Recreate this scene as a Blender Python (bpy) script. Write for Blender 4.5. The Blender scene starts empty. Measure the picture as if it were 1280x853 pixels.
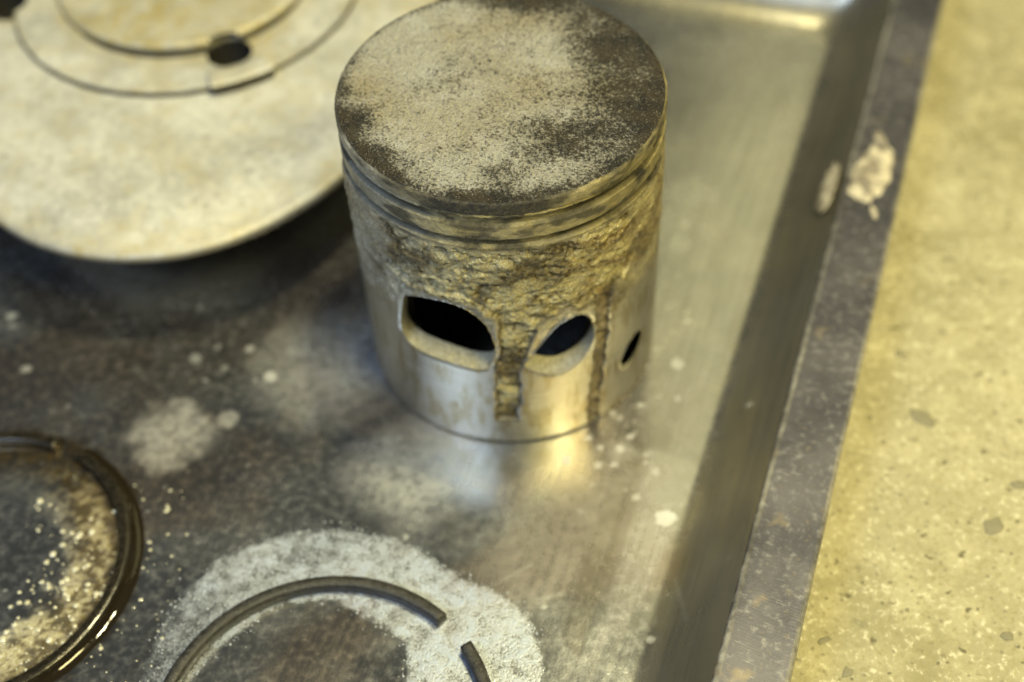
import bpy, math, random
import numpy as np
from mathutils import Matrix, Vector

random.seed(4)
RNG = np.random.default_rng(11)
MM = 0.001                       # everything below is written in millimetres
SC = bpy.context.scene
COL = SC.collection

# ------------------------------------------------------------------ camera
cam_d = bpy.data.cameras.new('camera')
cam_o = bpy.data.objects.new('camera', cam_d)
COL.objects.link(cam_o)
SC.camera = cam_o
fw = Vector((0, 0.65235243, -0.75791576))
rt = Vector((0.99837729, -0.04315982, -0.03714847))
up = Vector((0.05694541, 0.75668589, 0.65129386))
m = Matrix.Identity(4)
for i in range(3):
    m[i][0], m[i][1], m[i][2] = rt[i], up[i], -fw[i]
m[0][3], m[1][3], m[2][3] = -0.496 * MM, -193.54 * MM, 221.39 * MM
cam_o.matrix_world = m
cam_d.sensor_width = 36
cam_d.lens = 36 * 1700 / 1280
cam_d.clip_start = 0.005
cam_d.clip_end = 20
cam_d.dof.use_dof = True
cam_d.dof.focus_distance = 0.231
cam_d.dof.aperture_fstop = 7.0
cam_d.dof.aperture_blades = 6

# ------------------------------------------------------------------ world and lamps
w = bpy.data.worlds.new('World')
SC.world = w
w.use_nodes = True
w.node_tree.nodes['Background'].inputs[0].default_value = (0.60, 0.76, 1.0, 1)
w.node_tree.nodes['Background'].inputs[1].default_value = 0.045


def lamp(name, loc, aim, size, watts, colr, size_y=None):
    d = bpy.data.lights.new(name, 'AREA')
    d.energy = watts
    d.color = colr
    d.size = size * MM
    if size_y:
        d.shape = 'RECTANGLE'
        d.size_y = size_y * MM
    o = bpy.data.objects.new(name, d)
    COL.objects.link(o)
    o.location = [v * MM for v in loc]
    o.rotation_euler = (Vector(aim) - Vector(loc)).to_track_quat('-Z', 'Y').to_euler()
    return o


lamp('warm_ceiling_lamp', (170, 60, 820), (0, 20, 20), 75, 6.6, (1.0, 0.90, 0.50))
lamp('warm_wall_panel', (235, 570, 640), (200, 480, 0), 270, .62, (1.0, 0.88, 0.40), 600)  # added unseen panel, stands in for a warm-lit wall reflected in the tray
lamp('warm_bench_lamp', (230, -260, 540), (10, 0, 30), 170, 4.2, (1.0, 0.86, 0.37))
lamp('window_light', (-330, -330, 520), (-50, -50, 0), 220, 3.0, (0.64, 0.79, 1.0))

vs = SC.view_settings
vs.view_transform = 'Standard'
vs.look = 'None'
vs.exposure = 0.0
vs.gamma = 1.0
SC.render.film_transparent = False
SC.cycles.max_bounces = 8
SC.cycles.use_denoising = True


# ------------------------------------------------------------------ numeric helpers
def _hash(ix, iy, iz, seed):
    n = (ix.astype(np.uint32) * np.uint32(374761393) + iy.astype(np.uint32) * np.uint32(668265263)
         + iz.astype(np.uint32) * np.uint32(2147483647) + np.uint32(seed * 974711 + 13))
    n = (n ^ (n >> np.uint32(13))) * np.uint32(1274126177)
    n = n ^ (n >> np.uint32(16))
    return (n & np.uint32(0xFFFFFF)).astype(np.float32) / np.float32(0xFFFFFF)


def vnoise(x, y, z, seed=0):
    x0, y0, z0 = np.floor(x), np.floor(y), np.floor(z)
    fx, fy, fz = x - x0, y - y0, z - z0
    ix, iy, iz = (a.astype(np.int64) for a in (x0, y0, z0))
    fx, fy, fz = (t * t * (3 - 2 * t) for t in (fx, fy, fz))
    r = 0
    for dx in (0, 1):
        for dy in (0, 1):
            for dz in (0, 1):
                wgt = (fx if dx else 1 - fx) * (fy if dy else 1 - fy) * (fz if dz else 1 - fz)
                r = r + wgt * _hash(ix + dx, iy + dy, iz + dz, seed)
    return r


def fbm(x, y, z, sc, octv=4, seed=0, gain=.5):
    t, a, n = 0, 1.0, 0
    for k in range(octv):
        t = t + a * vnoise(x * sc + 17.3 * k, y * sc + 5.1 * k, z * sc + 9.7 * k, seed + k)
        n += a
        a *= gain
        sc *= 2.03
    return t / n            # 0..1, mean .5


def sstep(a, b, x):
    t = np.clip((x - a) / (b - a), 0, 1)
    return t * t * (3 - 2 * t)


def poly_sd(px, py, poly):
    """signed distance to a polygon, negative inside"""
    poly = np.asarray(poly, float)
    d = np.full(px.shape, 1e9)
    inside = np.zeros(px.shape, bool)
    n = len(poly)
    for i in range(n):
        ax, ay = poly[i]
        bx, by = poly[(i + 1) % n]
        ex, ey = bx - ax, by - ay
        t = np.clip(((px - ax) * ex + (py - ay) * ey) / (ex * ex + ey * ey), 0, 1)
        d = np.minimum(d, (px - ax - t * ex) ** 2 + (py - ay - t * ey) ** 2)
        c = ((ay > py) != (by > py))
        with np.errstate(divide='ignore', invalid='ignore'):
            xi = ax + (py - ay) * ex / (ey if ey != 0 else 1e-9)
        inside ^= c & (px < xi)
    d = np.sqrt(d)
    return np.where(inside, -d, d)


def smooth_poly(pts, it=2):
    p = np.asarray(pts, float)
    for _ in range(it):
        q = np.roll(p, -1, 0)
        p = np.stack([.75 * p + .25 * q, .25 * p + .75 * q], 1).reshape(-1, 2)
    return p


# ------------------------------------------------------------------ object helpers
def mesh_obj(name, V, F, mat, parent=None, attrs=None, smooth=True, origin=(0, 0, 0)):
    V = (np.asarray(V, np.float64).reshape(-1, 3) - np.asarray(origin, float)) * MM
    me = bpy.data.meshes.new(name)
    if isinstance(F, np.ndarray):
        k = F.shape[1]
        me.vertices.add(len(V))
        me.vertices.foreach_set('co', V.astype(np.float32).ravel())
        me.loops.add(F.size)
        me.loops.foreach_set('vertex_index', F.astype(np.int32).ravel())
        me.polygons.add(len(F))
        me.polygons.foreach_set('loop_start', np.arange(0, F.size, k, dtype=np.int32))
        me.update(calc_edges=True)
        me.validate()
    else:
        me.from_pydata([tuple(v) for v in V], [], F)
    if smooth:
        me.polygons.foreach_set('use_smooth', np.ones(len(me.polygons), bool))
    for k_, a in (attrs or {}).items():
        at = me.attributes.new(k_, 'FLOAT', 'POINT')
        at.data.foreach_set('value', np.asarray(a, np.float32).ravel())
    me.materials.append(mat)
    me.update()
    o = bpy.data.objects.new(name, me)
    COL.objects.link(o)
    o.location = [c * MM for c in origin]
    if parent is not None:
        o.parent = parent
        o.location = [(c * MM) - pl for c, pl in zip(origin, parent.location)]
    return o


def thing(name, label, cat, loc, group=None):
    o = bpy.data.objects.new(name, None)
    COL.objects.link(o)
    o.empty_display_size = .01
    o.location = [v * MM for v in loc]
    tag(o, label, cat, group)
    return o


def tag(o, label=None, cat=None, group=None, kind=None):
    for k, v in (('label', label), ('category', cat), ('group', group), ('kind', kind)):
        if v:
            o[k] = v
    return o


def grid_faces(nu, nv, wrap_u=False):
    """vertex index = j*nu+i"""
    i = np.arange(nu if wrap_u else nu - 1)
    j = np.arange(nv - 1)
    I, J = np.meshgrid(i, j)
    I2 = (I + 1) % nu
    return np.stack([J * nu + I, J * nu + I2, (J + 1) * nu + I2, (J + 1) * nu + I], -1).reshape(-1, 4)


def lathe(profile, n, cx=0, cy=0, a0=0, a1=None, shape=None):
    """profile list of (r, z); shape(angle)->(sx, sy) scale"""
    full = a1 is None
    a = np.linspace(a0, (a0 + 2 * np.pi) if full else a1, n, endpoint=not full)
    V = []
    for r, z in profile:
        sx, sy = shape(a) if shape else (1, 1)
        V.append(np.stack([cx + r * np.cos(a) * sx, cy + r * np.sin(a) * sy, np.full(n, float(z))], -1))
    V = np.concatenate(V)
    return V, grid_faces(n, len(profile), full)


# ------------------------------------------------------------------ material helpers
class NT:
    def __init__(s, name):
        s.m = bpy.data.materials.new(name)
        s.m.use_nodes = True
        s.t = s.m.node_tree
        s.b = s.t.nodes['Principled BSDF']
        s.co = s.t.nodes.new('ShaderNodeTexCoord')

    def n(s, typ, **kw):
        nd = s.t.nodes.new(typ)
        for k, v in kw.items():
            setattr(nd, k, v)
        return nd

    def link(s, a, b):
        s.t.links.new(a, b)

    def put(s, sock, v):
        if hasattr(v, 'is_output'):
            s.link(v, sock)
        else:
            sock.default_value = (*v, 1) if isinstance(v, tuple) and len(v) == 3 and sock.type == 'RGBA' else v

    def noise(s, per_mm, detail=4, rough=.55, stretch=None, dist=0, color=False):
        nd = s.n('ShaderNodeTexNoise')
        nd.inputs['Scale'].default_value = per_mm * 1000
        nd.inputs['Detail'].default_value = detail
        nd.inputs['Roughness'].default_value = rough
        nd.inputs['Distortion'].default_value = dist
        src = s.co.outputs['Object']
        if stretch:
            mp = s.n('ShaderNodeMapping')
            mp.inputs['Scale'].default_value = stretch[:3]
            if len(stretch) > 3:               # turn first, then stretch along the turned axes
                mr = s.n('ShaderNodeMapping')
                mr.inputs['Rotation'].default_value = (0, 0, stretch[3])
                s.link(src, mr.inputs['Vector'])
                src = mr.outputs[0]
            s.link(src, mp.inputs['Vector'])
            src = mp.outputs[0]
        s.link(src, nd.inputs['Vector'])
        return nd.outputs['Color' if color else 'Fac']

    def vor(s, per_mm, feature='F1', out='Distance', rnd=1):
        nd = s.n('ShaderNodeTexVoronoi', feature=feature)
        nd.inputs['Scale'].default_value = per_mm * 1000
        nd.inputs['Randomness'].default_value = rnd
        s.link(s.co.outputs['Object'], nd.inputs['Vector'])
        return nd.outputs[out]

    def attr(s, name):
        nd = s.n('ShaderNodeAttribute', attribute_name=name)
        return nd.outputs['Fac']

    def math(s, op, a, b=0.0, c=None, clamp=False):
        nd = s.n('ShaderNodeMath', operation=op, use_clamp=clamp)
        s.put(nd.inputs[0], a)
        s.put(nd.inputs[1], b)
        if c is not None:
            s.put(nd.inputs[2], c)
        return nd.outputs[0]

    def ramp(s, v, a, b, lo=0.0, hi=1.0):
        nd = s.n('ShaderNodeMapRange', interpolation_type='SMOOTHSTEP')
        s.put(nd.inputs[0], v)
        for k, x in zip((1, 2, 3, 4), (a, b, lo, hi)):
            s.put(nd.inputs[k], x)
        return nd.outputs[0]

    def mix(s, f, a, b):
        nd = s.n('ShaderNodeMix', data_type='RGBA')
        s.put(nd.inputs[0], f)
        s.put(nd.inputs[6], a)
        s.put(nd.inputs[7], b)
        return nd.outputs[2]

    def fmix(s, f, a, b):
        nd = s.n('ShaderNodeMix', data_type='FLOAT')
        s.put(nd.inputs[0], f)
        s.put(nd.inputs[2], a)
        s.put(nd.inputs[3], b)
        return nd.outputs[0]

    def bump(s, h, dist_mm, strength=1.0, prev=None):
        nd = s.n('ShaderNodeBump')
        nd.inputs['Strength'].default_value = strength
        nd.inputs['Distance'].default_value = dist_mm * MM
        s.put(nd.inputs['Height'], h)
        if prev is not None:
            s.link(prev, nd.inputs['Normal'])
        return nd.outputs[0]

    def out(s, color=None, metal=None, rough=None, normal=None, **kw):
        for k, v in (('Base Color', color), ('Metallic', metal), ('Roughness', rough), ('Normal', normal)):
            if v is not None:
                s.put(s.b.inputs[k], v)
        for k, v in kw.items():
            s.put(s.b.inputs[k.replace('_', ' ')], v)
        return s.m


# ================================================================== THE SETTING
# concrete the tray stands on
def mat_concrete():
    t = NT('concrete')
    big = t.noise(.012, 4)
    mid = t.noise(.11, 5, .6)
    fine = t.noise(.75, 4, .65)
    grit = t.vor(.35)
    pits = t.noise(.42, 2, .5)
    c = t.mix(t.ramp(big, .35, .65), (.22, .20, .11), (.33, .305, .20))
    c = t.mix(t.ramp(mid, .42, .72), c, (.37, .34, .22))
    c = t.mix(t.ramp(fine, .52, .70, 0, .6), c, (.48, .455, .33))
    c = t.mix(t.ramp(fine, .46, .32, 0, .7), c, (.22, .195, .10))
    c = t.mix(t.ramp(t.noise(.28, 3, .6), .38, .26, 0, .7), c, (.17, .155, .09))
    c = t.mix(t.ramp(pits, .36, .28, 0, .9), c, (.10, .09, .05))
    c = t.mix(t.ramp(fine, .58, .68, 0, .45), c, (.58, .55, .41))
    c = t.mix(t.ramp(grit, .20, .08, 0, .6), c, (.13, .12, .075))
    h = t.math('ADD', mid, t.math('MULTIPLY', fine, .6))
    return t.out(c, 0.0, .85, t.bump(h, .9, .8))


M_conc = mat_concrete()
n = 61
gx, gy = np.meshgrid(np.linspace(-400, 450, n), np.linspace(-350, 420, n))
gz = -2.2 + .35 * (fbm(gx, gy, 0 * gx, .03, 3, 5) - .5)
floor = mesh_obj('concrete_floor', np.stack([gx, gy, gz], -1).reshape(-1, 3), grid_faces(n, n), M_conc)
tag(floor, 'worn sandy yellow concrete floor beside and under the tray', 'floor', kind='structure')


def mat_stone():
    t = NT('aggregate')
    return t.out(t.mix(t.noise(.8, 3), (.13, .125, .085), (.22, .20, .13)), 0, .7, t.bump(t.noise(.9), .2, .5))


M_stone = mat_stone()


def pebble(cx, cy, rx, ry, rot, seed):
    g = np.random.default_rng(seed)
    n_ = int(g.integers(5, 9))                      # broken, angular outline
    a = np.sort((np.arange(n_) + g.uniform(-.35, .35, n_)) * 2 * np.pi / n_)
    rr = g.uniform(.6, 1.25, n_)
    V = []
    for s_, z in ((1.08, -2.6), (1, -2.10), (.86, -2.03), (.02, -2.0)):
        x, y = rx * s_ * rr * np.cos(a), ry * s_ * rr * np.sin(a)
        V.append(np.stack([cx + x * math.cos(rot) - y * math.sin(rot), cy + x * math.sin(rot) + y * math.cos(rot),
                           np.full(n_, z)], -1))
    mesh_obj('aggregate_stone', np.concatenate(V), grid_faces(n_, 4, True), M_stone, floor, smooth=False)


stones = [(82.6, -28.4, 3.6, 1.6, -.9), (89.2, -54.8, 2.4, 1.6, .9), (97.0, -45.5, 2.4, .9, -.2), (52.6, -76.6, 2.0, .8, .1),
          (108, -18, 1.4, .8, 2.)]
while len(stones) < 26:
    x, y = RNG.uniform(50, 150), RNG.uniform(-90, 110)
    if x * .932 - y * .3624 > 75:
        q = .35 + 1.0 * RNG.random() ** 3
        stones.append((x, y, q * RNG.uniform(.9, 1.8), q, RNG.uniform(0, 3.1)))
for k, (x, y, rx, ry, a) in enumerate(stones):
    pebble(x, y, rx, ry, a, k + 3)

# ================================================================== TRAY
TD = np.array([0.3624, 0.9320])     # along the right rim, away from the camera
TN = np.array([0.9320, -0.3624])    # to the right, across the rim
FOOT = (-152.0, 48.0, -150.0, 122.0)   # u0 u1 v0 v1 : foot of the sloping wall
CR = 7.0


def uv2xy(u, v):
    return u * TN[0] + v * TD[0], u * TN[1] + v * TD[1]


def foot_sd(u, v):
    cu, cv = (FOOT[0] + FOOT[1]) / 2, (FOOT[2] + FOOT[3]) / 2
    d = np.zeros_like(u)
    for _ in range(6):                     # corners stay tight as the wall flares out
        r_ = np.maximum(CR + .3 * d, 1.0)
        hu, hv = (FOOT[1] - FOOT[0]) / 2 + d - r_, (FOOT[3] - FOOT[2]) / 2 + d - r_
        qx, qy = np.abs(u - cu) - hu, np.abs(v - cv) - hv
        d = d + np.hypot(np.maximum(qx, 0), np.maximum(qy, 0)) + np.minimum(np.maximum(qx, qy), 0) - r_
        d = np.maximum(d, -20)
    return d


def wall_z(sd):
    # concave fillet, then a 45 degree wall that ends under the rim
    t = np.clip(sd + 2.0, 0, 10.0)
    return 1.245 / 20 * t * t + np.maximum(sd - 8.0, 0) * 1.245


RB = np.array([-37.1, -90.4])       # dry ring
RL = np.array([-106.2, -51.9])      # oily ring

uu = np.arange(-165, 61.01, .5)
vv = np.arange(-163, 133.51, .5)
U_, V_ = np.meshgrid(uu, vv)
X_, Y_ = uv2xy(U_, V_)
sd = foot_sd(U_, V_)
Z_ = wall_z(np.minimum(sd, 12.6))
zero = np.zeros_like(X_)
n1 = fbm(X_, Y_, zero, .05, 4, 1)
n2 = fbm(X_, Y_, zero, .35, 4, 2)
n3 = fbm(X_, Y_, zero, 1.3, 2, 3)
Z_ = Z_ + np.where(sd < 0, .12 * (n1 - .5), 0)


def blob(cx, cy, r, soft=.35, amp=1.0, warp=.5):
    d = np.hypot(X_ - cx, Y_ - cy) / r + warp * (n2 - .5)
    return amp * sstep(1 + soft, 1 - soft, d)


# dried white residue hugging the dry ring
ang = np.degrees(np.arctan2(Y_ - RB[1], X_ - RB[0]))
rad = np.hypot(X_ - RB[0], Y_ - RB[1])
ka = [-180, -60, 0, 12, 23, 33, 42, 50, 58, 66, 78, 87, 104, 120, 138, 154, 180]
ko = [33, 36, 38.5, 39.5, 41.6, 41.8, 40.2, 38.7, 38.9, 40.2, 41.2, 41.6, 42.5, 42.6, 39.5, 36, 33]
ki = [28, 22, 16, 16, 16, 16.3, 19, 22.4, 22.6, 23.2, 24.3, 27, 28.0, 26.8, 26.3, 27, 28]
ro, ri = np.interp(ang, ka, ko), np.interp(ang, ka, ki)
e = 2.6 * (n2 - .5) + 1.0 * (n3 - .5)
white = sstep(1.1, -1.1, rad + e - ro) * sstep(-.9, .9, rad + e - ri)
white = white * np.clip(.25 + 1.1 * n2 + .6 * (n1 - .5), 0, 1)
white *= np.interp(ang, [-180, 100, 125, 150, 180], [1, 1, .85, .55, .5])
# round pale stains and smears, plus painted reflection haze round the piston foot
pale = np.maximum.reduce([blob(-71.2, -23.3, 8.6, .5, .55, .9), blob(-60, -20, 2.4, .4, .5), blob(-53.7, -4.3, 4.5, .7, .3),
                          blob(-34.8, -7, 9, .8, .55, .3), blob(-41, -12, 9, .8, .35), blob(-21, -31, 6, .7, .4, .3),
                          blob(-51, 1, 4, .7, .3), blob(38.9, 23.3, 2.6, .3, .4), blob(44, 40, 6, .5, .3, 1.2),
                          blob(20, -33.5, 3.5, .5, .35, .8), blob(-88, 4, 6, .8, .15),
                          blob(-38, -8, 14, .9, .62, .5), blob(-20, -34, 13, .9, .52, .5), blob(2, -52, 17, .95, .26, .6), blob(16, -40, 12, .9, .25, .8),
                          blob(40, 30, 16, .95, .18, .9), blob(-52, -52, 14, .9, .12, .8)])
gp = poly_sd(X_, Y_, [(-36.5, -27.8), (-24.3, -26.7), (-28.9, -39.5), (-40.4, -40.3)]) + 1.5 * (n2 - .5)
sl = poly_sd(X_, Y_, [(-45.0, -48.3), (-42.1, -43.9), (-40.9, -46.8), (-42.9, -49.7)]) + 1.0 * (n2 - .5)
grey = np.maximum(sstep(.5, -.5, gp), sstep(.4, -.4, sl))
dk = poly_sd(X_, Y_, [(21.2, -31.3), (26.0, -31.6), (8.5, -78.7), (5.1, -74.6)]) + .5 * (n2 - .5)
lt = poly_sd(X_, Y_, [(26.1, -33.3), (36.5, -37.8), (20.1, -69.1), (9.7, -79.7)]) + .5 * (n2 - .5)
dark = sstep(.5, -.5, dk) * .7  # dark and pale strips paint in the edges of a reflection
grey = np.maximum(grey, sstep(.4, -1.2, lt) * .75)
# dried round drops
dl = [(27.1, -49.9, 2.0), (21.9, -44.9, 1.1), (15.1, -36.8, 1.3), (9.0, -35.0, 1.2), (-14.3, -33.4, 1.3), (15.9, -32.5, 1.0),
      (19.9, -32.8, 1.3), (-111.2, 12.7, 1.2), (-110.5, 9.6, 1.2), (-104.9, -3.2, 1.1), (-68.5, -2.8, 1.5), (26.4, -39.1, 1.0),
      (33.9, -11.9, 1.3), (46.6, -26.2, 1.0), (21.6, -75.7, .9), (10.8, -47.5, .8), (-57, -1, 1.1), (-62, -6, .9), (-64, 0, .8),
      (-52, -9, 1.6), (-48, -2, 1.2)]
for k in range(190):
    t = RNG.random()
    cx, cy = 39 - 24 * t + RNG.normal(0, 4.5), 22 - 66 * t + RNG.normal(0, 5.5)
    dl.append((cx, cy, .2 + .75 * RNG.random() ** 3.2))
for k in range(110):
    dl.append((RNG.uniform(-110, 45), RNG.uniform(-95, 20), .2 + .4 * RNG.random() ** 2))
spot = np.zeros_like(X_)
for cx, cy, r in dl:
    u0, v0 = cx * TN[0] + cy * TN[1], cx * TD[0] + cy * TD[1]
    i0, j0 = int((u0 - uu[0]) / .5), int((v0 - vv[0]) / .5)
    q = int(r / .5) + 4
    s_ = (slice(max(j0 - q, 0), j0 + q), slice(max(i0 - q, 0), i0 + q))
    if spot[s_].size:
        d = np.hypot(X_[s_] - cx, (Y_[s_] - cy) * RNG.uniform(.8, 1.3)) + (.4 + .5 * r) * (n3[s_] + n2[s_] - 1.0)
        spot[s_] = np.maximum(spot[s_], sstep(r + .35, r - .45, d) * min(.6, .12 + .4 * RNG.random() + .15 * r) * (.6 + .8 * n2[s_]))
# scratches
scr = np.zeros_like(X_)
sl_ = [(-113.4, 29, -104.6, 20.8, 1.0), (-82, -4.4, -72.5, -12.8, .5), (-100, 20, -84, 2, .5), (-68.3, -51.3, -63.5, -55.5, .3),
       (-39.9, -42.6, -35, -47.2, .3), (1.9, -66.2, 6.4, -65.2, .35), (-72.7, -55.4, -65.4, -59.3, .2)]
for k in range(26):
    x, y = RNG.uniform(-110, 40), RNG.uniform(-95, 30)
    a, L = RNG.normal(-.8, .5), RNG.uniform(2, 14)
    sl_.append((x, y, x + L * math.cos(a), y + L * math.sin(a), .16))
for ax, ay, bx, by, wd in sl_:
    ex, ey = bx - ax, by - ay
    t = np.clip(((X_ - ax) * ex + (Y_ - ay) * ey) / (ex * ex + ey * ey), 0, 1)
    d = np.hypot(X_ - ax - t * ex, Y_ - ay - t * ey)
    scr = np.maximum(scr, sstep(wd + .3, wd * .4, d) * (.5 if wd > .17 else .22) * (.4 + 1.2 * n2))
# oil inside and around the oily ring
ra = np.hypot(X_ - RL[0], Y_ - RL[1])
an = np.degrees(np.arctan2(Y_ - RL[1], X_ - RL[0]))
oil = sstep(34.5, 30.5, ra + 5 * (n2 - .5)) * sstep(13, 21, ra + 6 * (n1 - .5) + 3 * (n2 - .5) - .04 * np.abs(an + 35))
crust = np.interp(an, [-180, -120, -80, -40, 0, 30, 50, 65, 180], [.6, .9, 1, 1, .8, .75, .35, .2, .2]) * \
    sstep(15, 22, ra + 8 * (n2 - .5)) * sstep(29.5, 25, ra + 5 * (n2 - .5))
crust = crust * (.35 + .65 * sstep(.40, .58, n3 * .5 + n2 * .5))
oil = np.maximum(oil, .6 * blob(-71, -23, 13, .5, .5))
brown = np.clip(1.1 * sstep(.45, .68, n1) * sstep(40, -10, X_ + .5 * Y_), 0, 1)
wall_refl = sstep(-4.0, 2.5, sd + 3 * (n2 - .5)) * (.75 + .5 * (n1 - .5))  # olive wall tint, paints the warm reflection into the colour
keep = (sd < 12.4)
ids = np.where(keep.ravel())[0]
remap = -np.ones(X_.size, int)
remap[ids] = np.arange(len(ids))
Fg = grid_faces(len(uu), len(vv))
Fg = remap[Fg[keep.ravel()[Fg].all(1)]]
PV = np.stack([X_, Y_, Z_], -1).reshape(-1, 3)[ids]
pa = {k: a.ravel()[ids] for k, a in dict(white=white, pale=pale, grey=grey, dark=dark, spot=spot, scr=scr, oil=oil, crust=crust, wall_refl=wall_refl,
                                         brown=brown).items()}


def mat_pan():
    t = NT('tray_metal')
    rub = t.noise(.05, 5, .6)
    rub2 = t.noise(.5, 5, .65)
    fine = t.noise(2.2, 3, .6)
    grain = t.noise(.05, 4, .6, (16, .7, 1, math.atan2(TD[0], TD[1])))
    brown, oil, crust = t.attr('brown'), t.attr('oil'), t.attr('crust')
    white, pale, grey, dark, spot, scr = (t.attr(k) for k in ('white', 'pale', 'grey', 'dark', 'spot', 'scr'))
    c = t.mix(t.ramp(rub, .3, .7), (.32, .335, .36), (.45, .46, .475))
    c = t.mix(t.ramp(grain, .40, .68, 0, .32), c, (.22, .21, .19))
    c = t.mix(t.math('MULTIPLY', brown, t.ramp(rub2, .2, .8, .45, .8)), c, (.235, .19, .165))
    c = t.mix(t.ramp(rub2, .60, .78, 0, .35), c, (.55, .53, .48))
    c = t.mix(t.math('MULTIPLY', dark, .7), c, (.24, .22, .19))
    c = t.mix(t.math('MULTIPLY', grey, .7), c, (.50, .50, .53))
    c = t.mix(t.math('MULTIPLY', oil, t.ramp(rub2, .25, .75, .55, 1.0)), c, (.17, .105, .028))
    c = t.mix(t.math('MULTIPLY', t.attr('wall_refl'), .8), c, t.mix(t.ramp(grain, .35, .65), (.17, .145, .08), (.29, .255, .15)))
    c = t.mix(scr, c, (.66, .66, .66))
    powd = t.math('MULTIPLY', white, t.math('MULTIPLY', t.ramp(fine, .34, .64, .35, .85), t.ramp(rub2, .28, .64, .35, 1.0)), clamp=True)
    stain_haze = t.math('MAXIMUM', t.math('MULTIPLY', pale, t.ramp(rub2, .25, .65, .45, 1.0)), spot)
    c = t.mix(t.math('MULTIPLY', stain_haze, .8), c, (.50, .52, .53))
    c = t.mix(powd, c, (.33, .41, .58))
    c = t.mix(t.math('MULTIPLY', crust, t.ramp(rub2, .3, .7, .4, .9)), c, t.mix(t.ramp(fine, .45, .6), (.32, .285, .14), (.55, .53, .40)))
    dul = t.math('MAXIMUM', t.math('MAXIMUM', powd, t.math('MULTIPLY', stain_haze, .8)), t.math('MULTIPLY', crust, .8))
    dirt = t.ramp(rub2, .4, .8, .05, .20)
    dul = t.math('MAXIMUM', dul, dirt, clamp=True)
    dul = t.math('MAXIMUM', dul, t.math('MULTIPLY', t.attr('wall_refl'), .22), clamp=True)
    metal = t.math('SUBTRACT', 1.0, dul)
    rough = t.math('ADD', t.math('ADD', t.ramp(rub, .3, .7, .10, .18), t.ramp(grain, .35, .65, 0, .05)), t.math('MULTIPLY', brown, .06))
    rough = t.math('SUBTRACT', rough, t.math('MULTIPLY', oil, .07))
    rough = t.fmix(dul, rough, .72)
    rough = t.fmix(t.attr('wall_refl'), rough, .30)
    h = t.math('ADD', t.math('MULTIPLY', fine, .25), t.math('MULTIPLY', powd, t.math('ADD', .3, t.math('MULTIPLY', fine, .2))))
    h = t.math('ADD', h, t.math('MULTIPLY', crust, rub2))
    h = t.math('ADD', h, t.math('MULTIPLY', grain, .06))
    return t.out(c, metal, rough, t.bump(h, .16, .6))


M_pan = mat_pan()


def mat_rim():
    t = NT('rim_metal')
    a = t.noise(.06, 5, .6)
    b = t.noise(.6, 5, .65)
    s1 = t.noise(.25, 4, .6, (1, 14, 1, .5))
    s2 = t.noise(.25, 4, .6, (14, 1, 1, .2))
    c = t.mix(t.ramp(a, .3, .7), (.06, .06, .08), (.11, .108, .13))
    c = t.mix(t.ramp(b, .52, .75, 0, .5), c, (.28, .275, .285))
    c = t.mix(t.math('MULTIPLY', t.attr('lit_edge'), t.ramp(a, .3, .6, .3, .9)), c, (.62, .59, .50))
    c = t.mix(t.ramp(b, .42, .28, 0, .6), c, (.17, .15, .14))
    c = t.mix(t.ramp(s1, .64, .74, 0, .45), c, (.48, .47, .45))
    c = t.mix(t.ramp(t.noise(.11, 3, .6), .62, .74, 0, .45), c, (.26, .21, .13))
    dul = t.ramp(b, .35, .7, .25, .6)
    h = t.math('ADD', s1, t.math('ADD', t.math('MULTIPLY', s2, .5), b))
    return t.out(c, t.math('SUBTRACT', 1.0, dul), t.ramp(a, .3, .7, .34, .5), t.bump(h, .05, .4))


M_rim = mat_rim()
tray = thing('steel_tray', 'shallow stained steel tray with raised flat rim under all the engine parts', 'tray', (0, 0, -1.2))
mesh_obj('pan', PV, Fg, M_pan, tray, pa)


def offset_loop(d, n_c=18):
    """points of the foot rectangle pushed outward by d, counter-clockwise"""
    r = max(CR + .3 * d, .5)
    f0, f1, f2, f3 = FOOT[0] - d + r, FOOT[1] + d - r, FOOT[2] - d + r, FOOT[3] + d - r
    pts = []
    for (cu, cv, a0) in ((f1, f3, 0), (f0, f3, 90), (f0, f2, 180), (f1, f2, 270)):
        for k in range(n_c + 1):
            a = math.radians(a0 + 90 * k / n_c)
            pts.append((cu + r * math.cos(a), cv + r * math.sin(a)))
    # subdivide the straight sides so the edge can wander a little
    out = []
    m_ = len(pts)
    for i in range(m_):
        p, q = np.array(pts[i]), np.array(pts[(i + 1) % m_])
        k = max(1, int(np.hypot(*(q - p)) / 3.0)) if np.hypot(*(q - p)) > 20 else 1
        k = 60 if np.hypot(*(q - p)) > 20 else 1
        for j in range(k):
            out.append(p + (q - p) * j / k)
    return np.array(out)


# profile of the rim: (offset from foot, z); turned lip inside, flat top, rolled outer edge
prof = [(11.6, 10.6), (12.2, 11.25), (12.6, 11.75), (13.0, 12.04), (13.35, 12.08), (16, 12.0), (19, 11.97), (22, 12.02), (23.6, 12.05), (24.1, 11.95), (24.5, 11.6),
        (24.6, 11.0), (24.55, 9.2), (24.0, 9.1), (23.9, 10.9), (13.0, 11.0)]
LV = []
for d, z in prof:
    L = offset_loop(d)
    x, y = uv2xy(L[:, 0], L[:, 1])
    wob = .5 * (fbm(x, y, 0 * x, .04, 3, 9) - .5) + .15 * (fbm(x, y, 0 * x, .35, 2, 8) - .5)
    LV.append(np.stack([x + wob * .8 * TN[0], y + wob * .8 * TN[1], z + wob * .4], -1))
nl = len(LV[0])
lit_edge = np.repeat([0, .2, .9, .6, 0, 0, 0, 0, 0, .6, .7, .2, 0, 0, 0, 0], nl)  # pale highlight of the lit edges, painted into the rim colour
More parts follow.
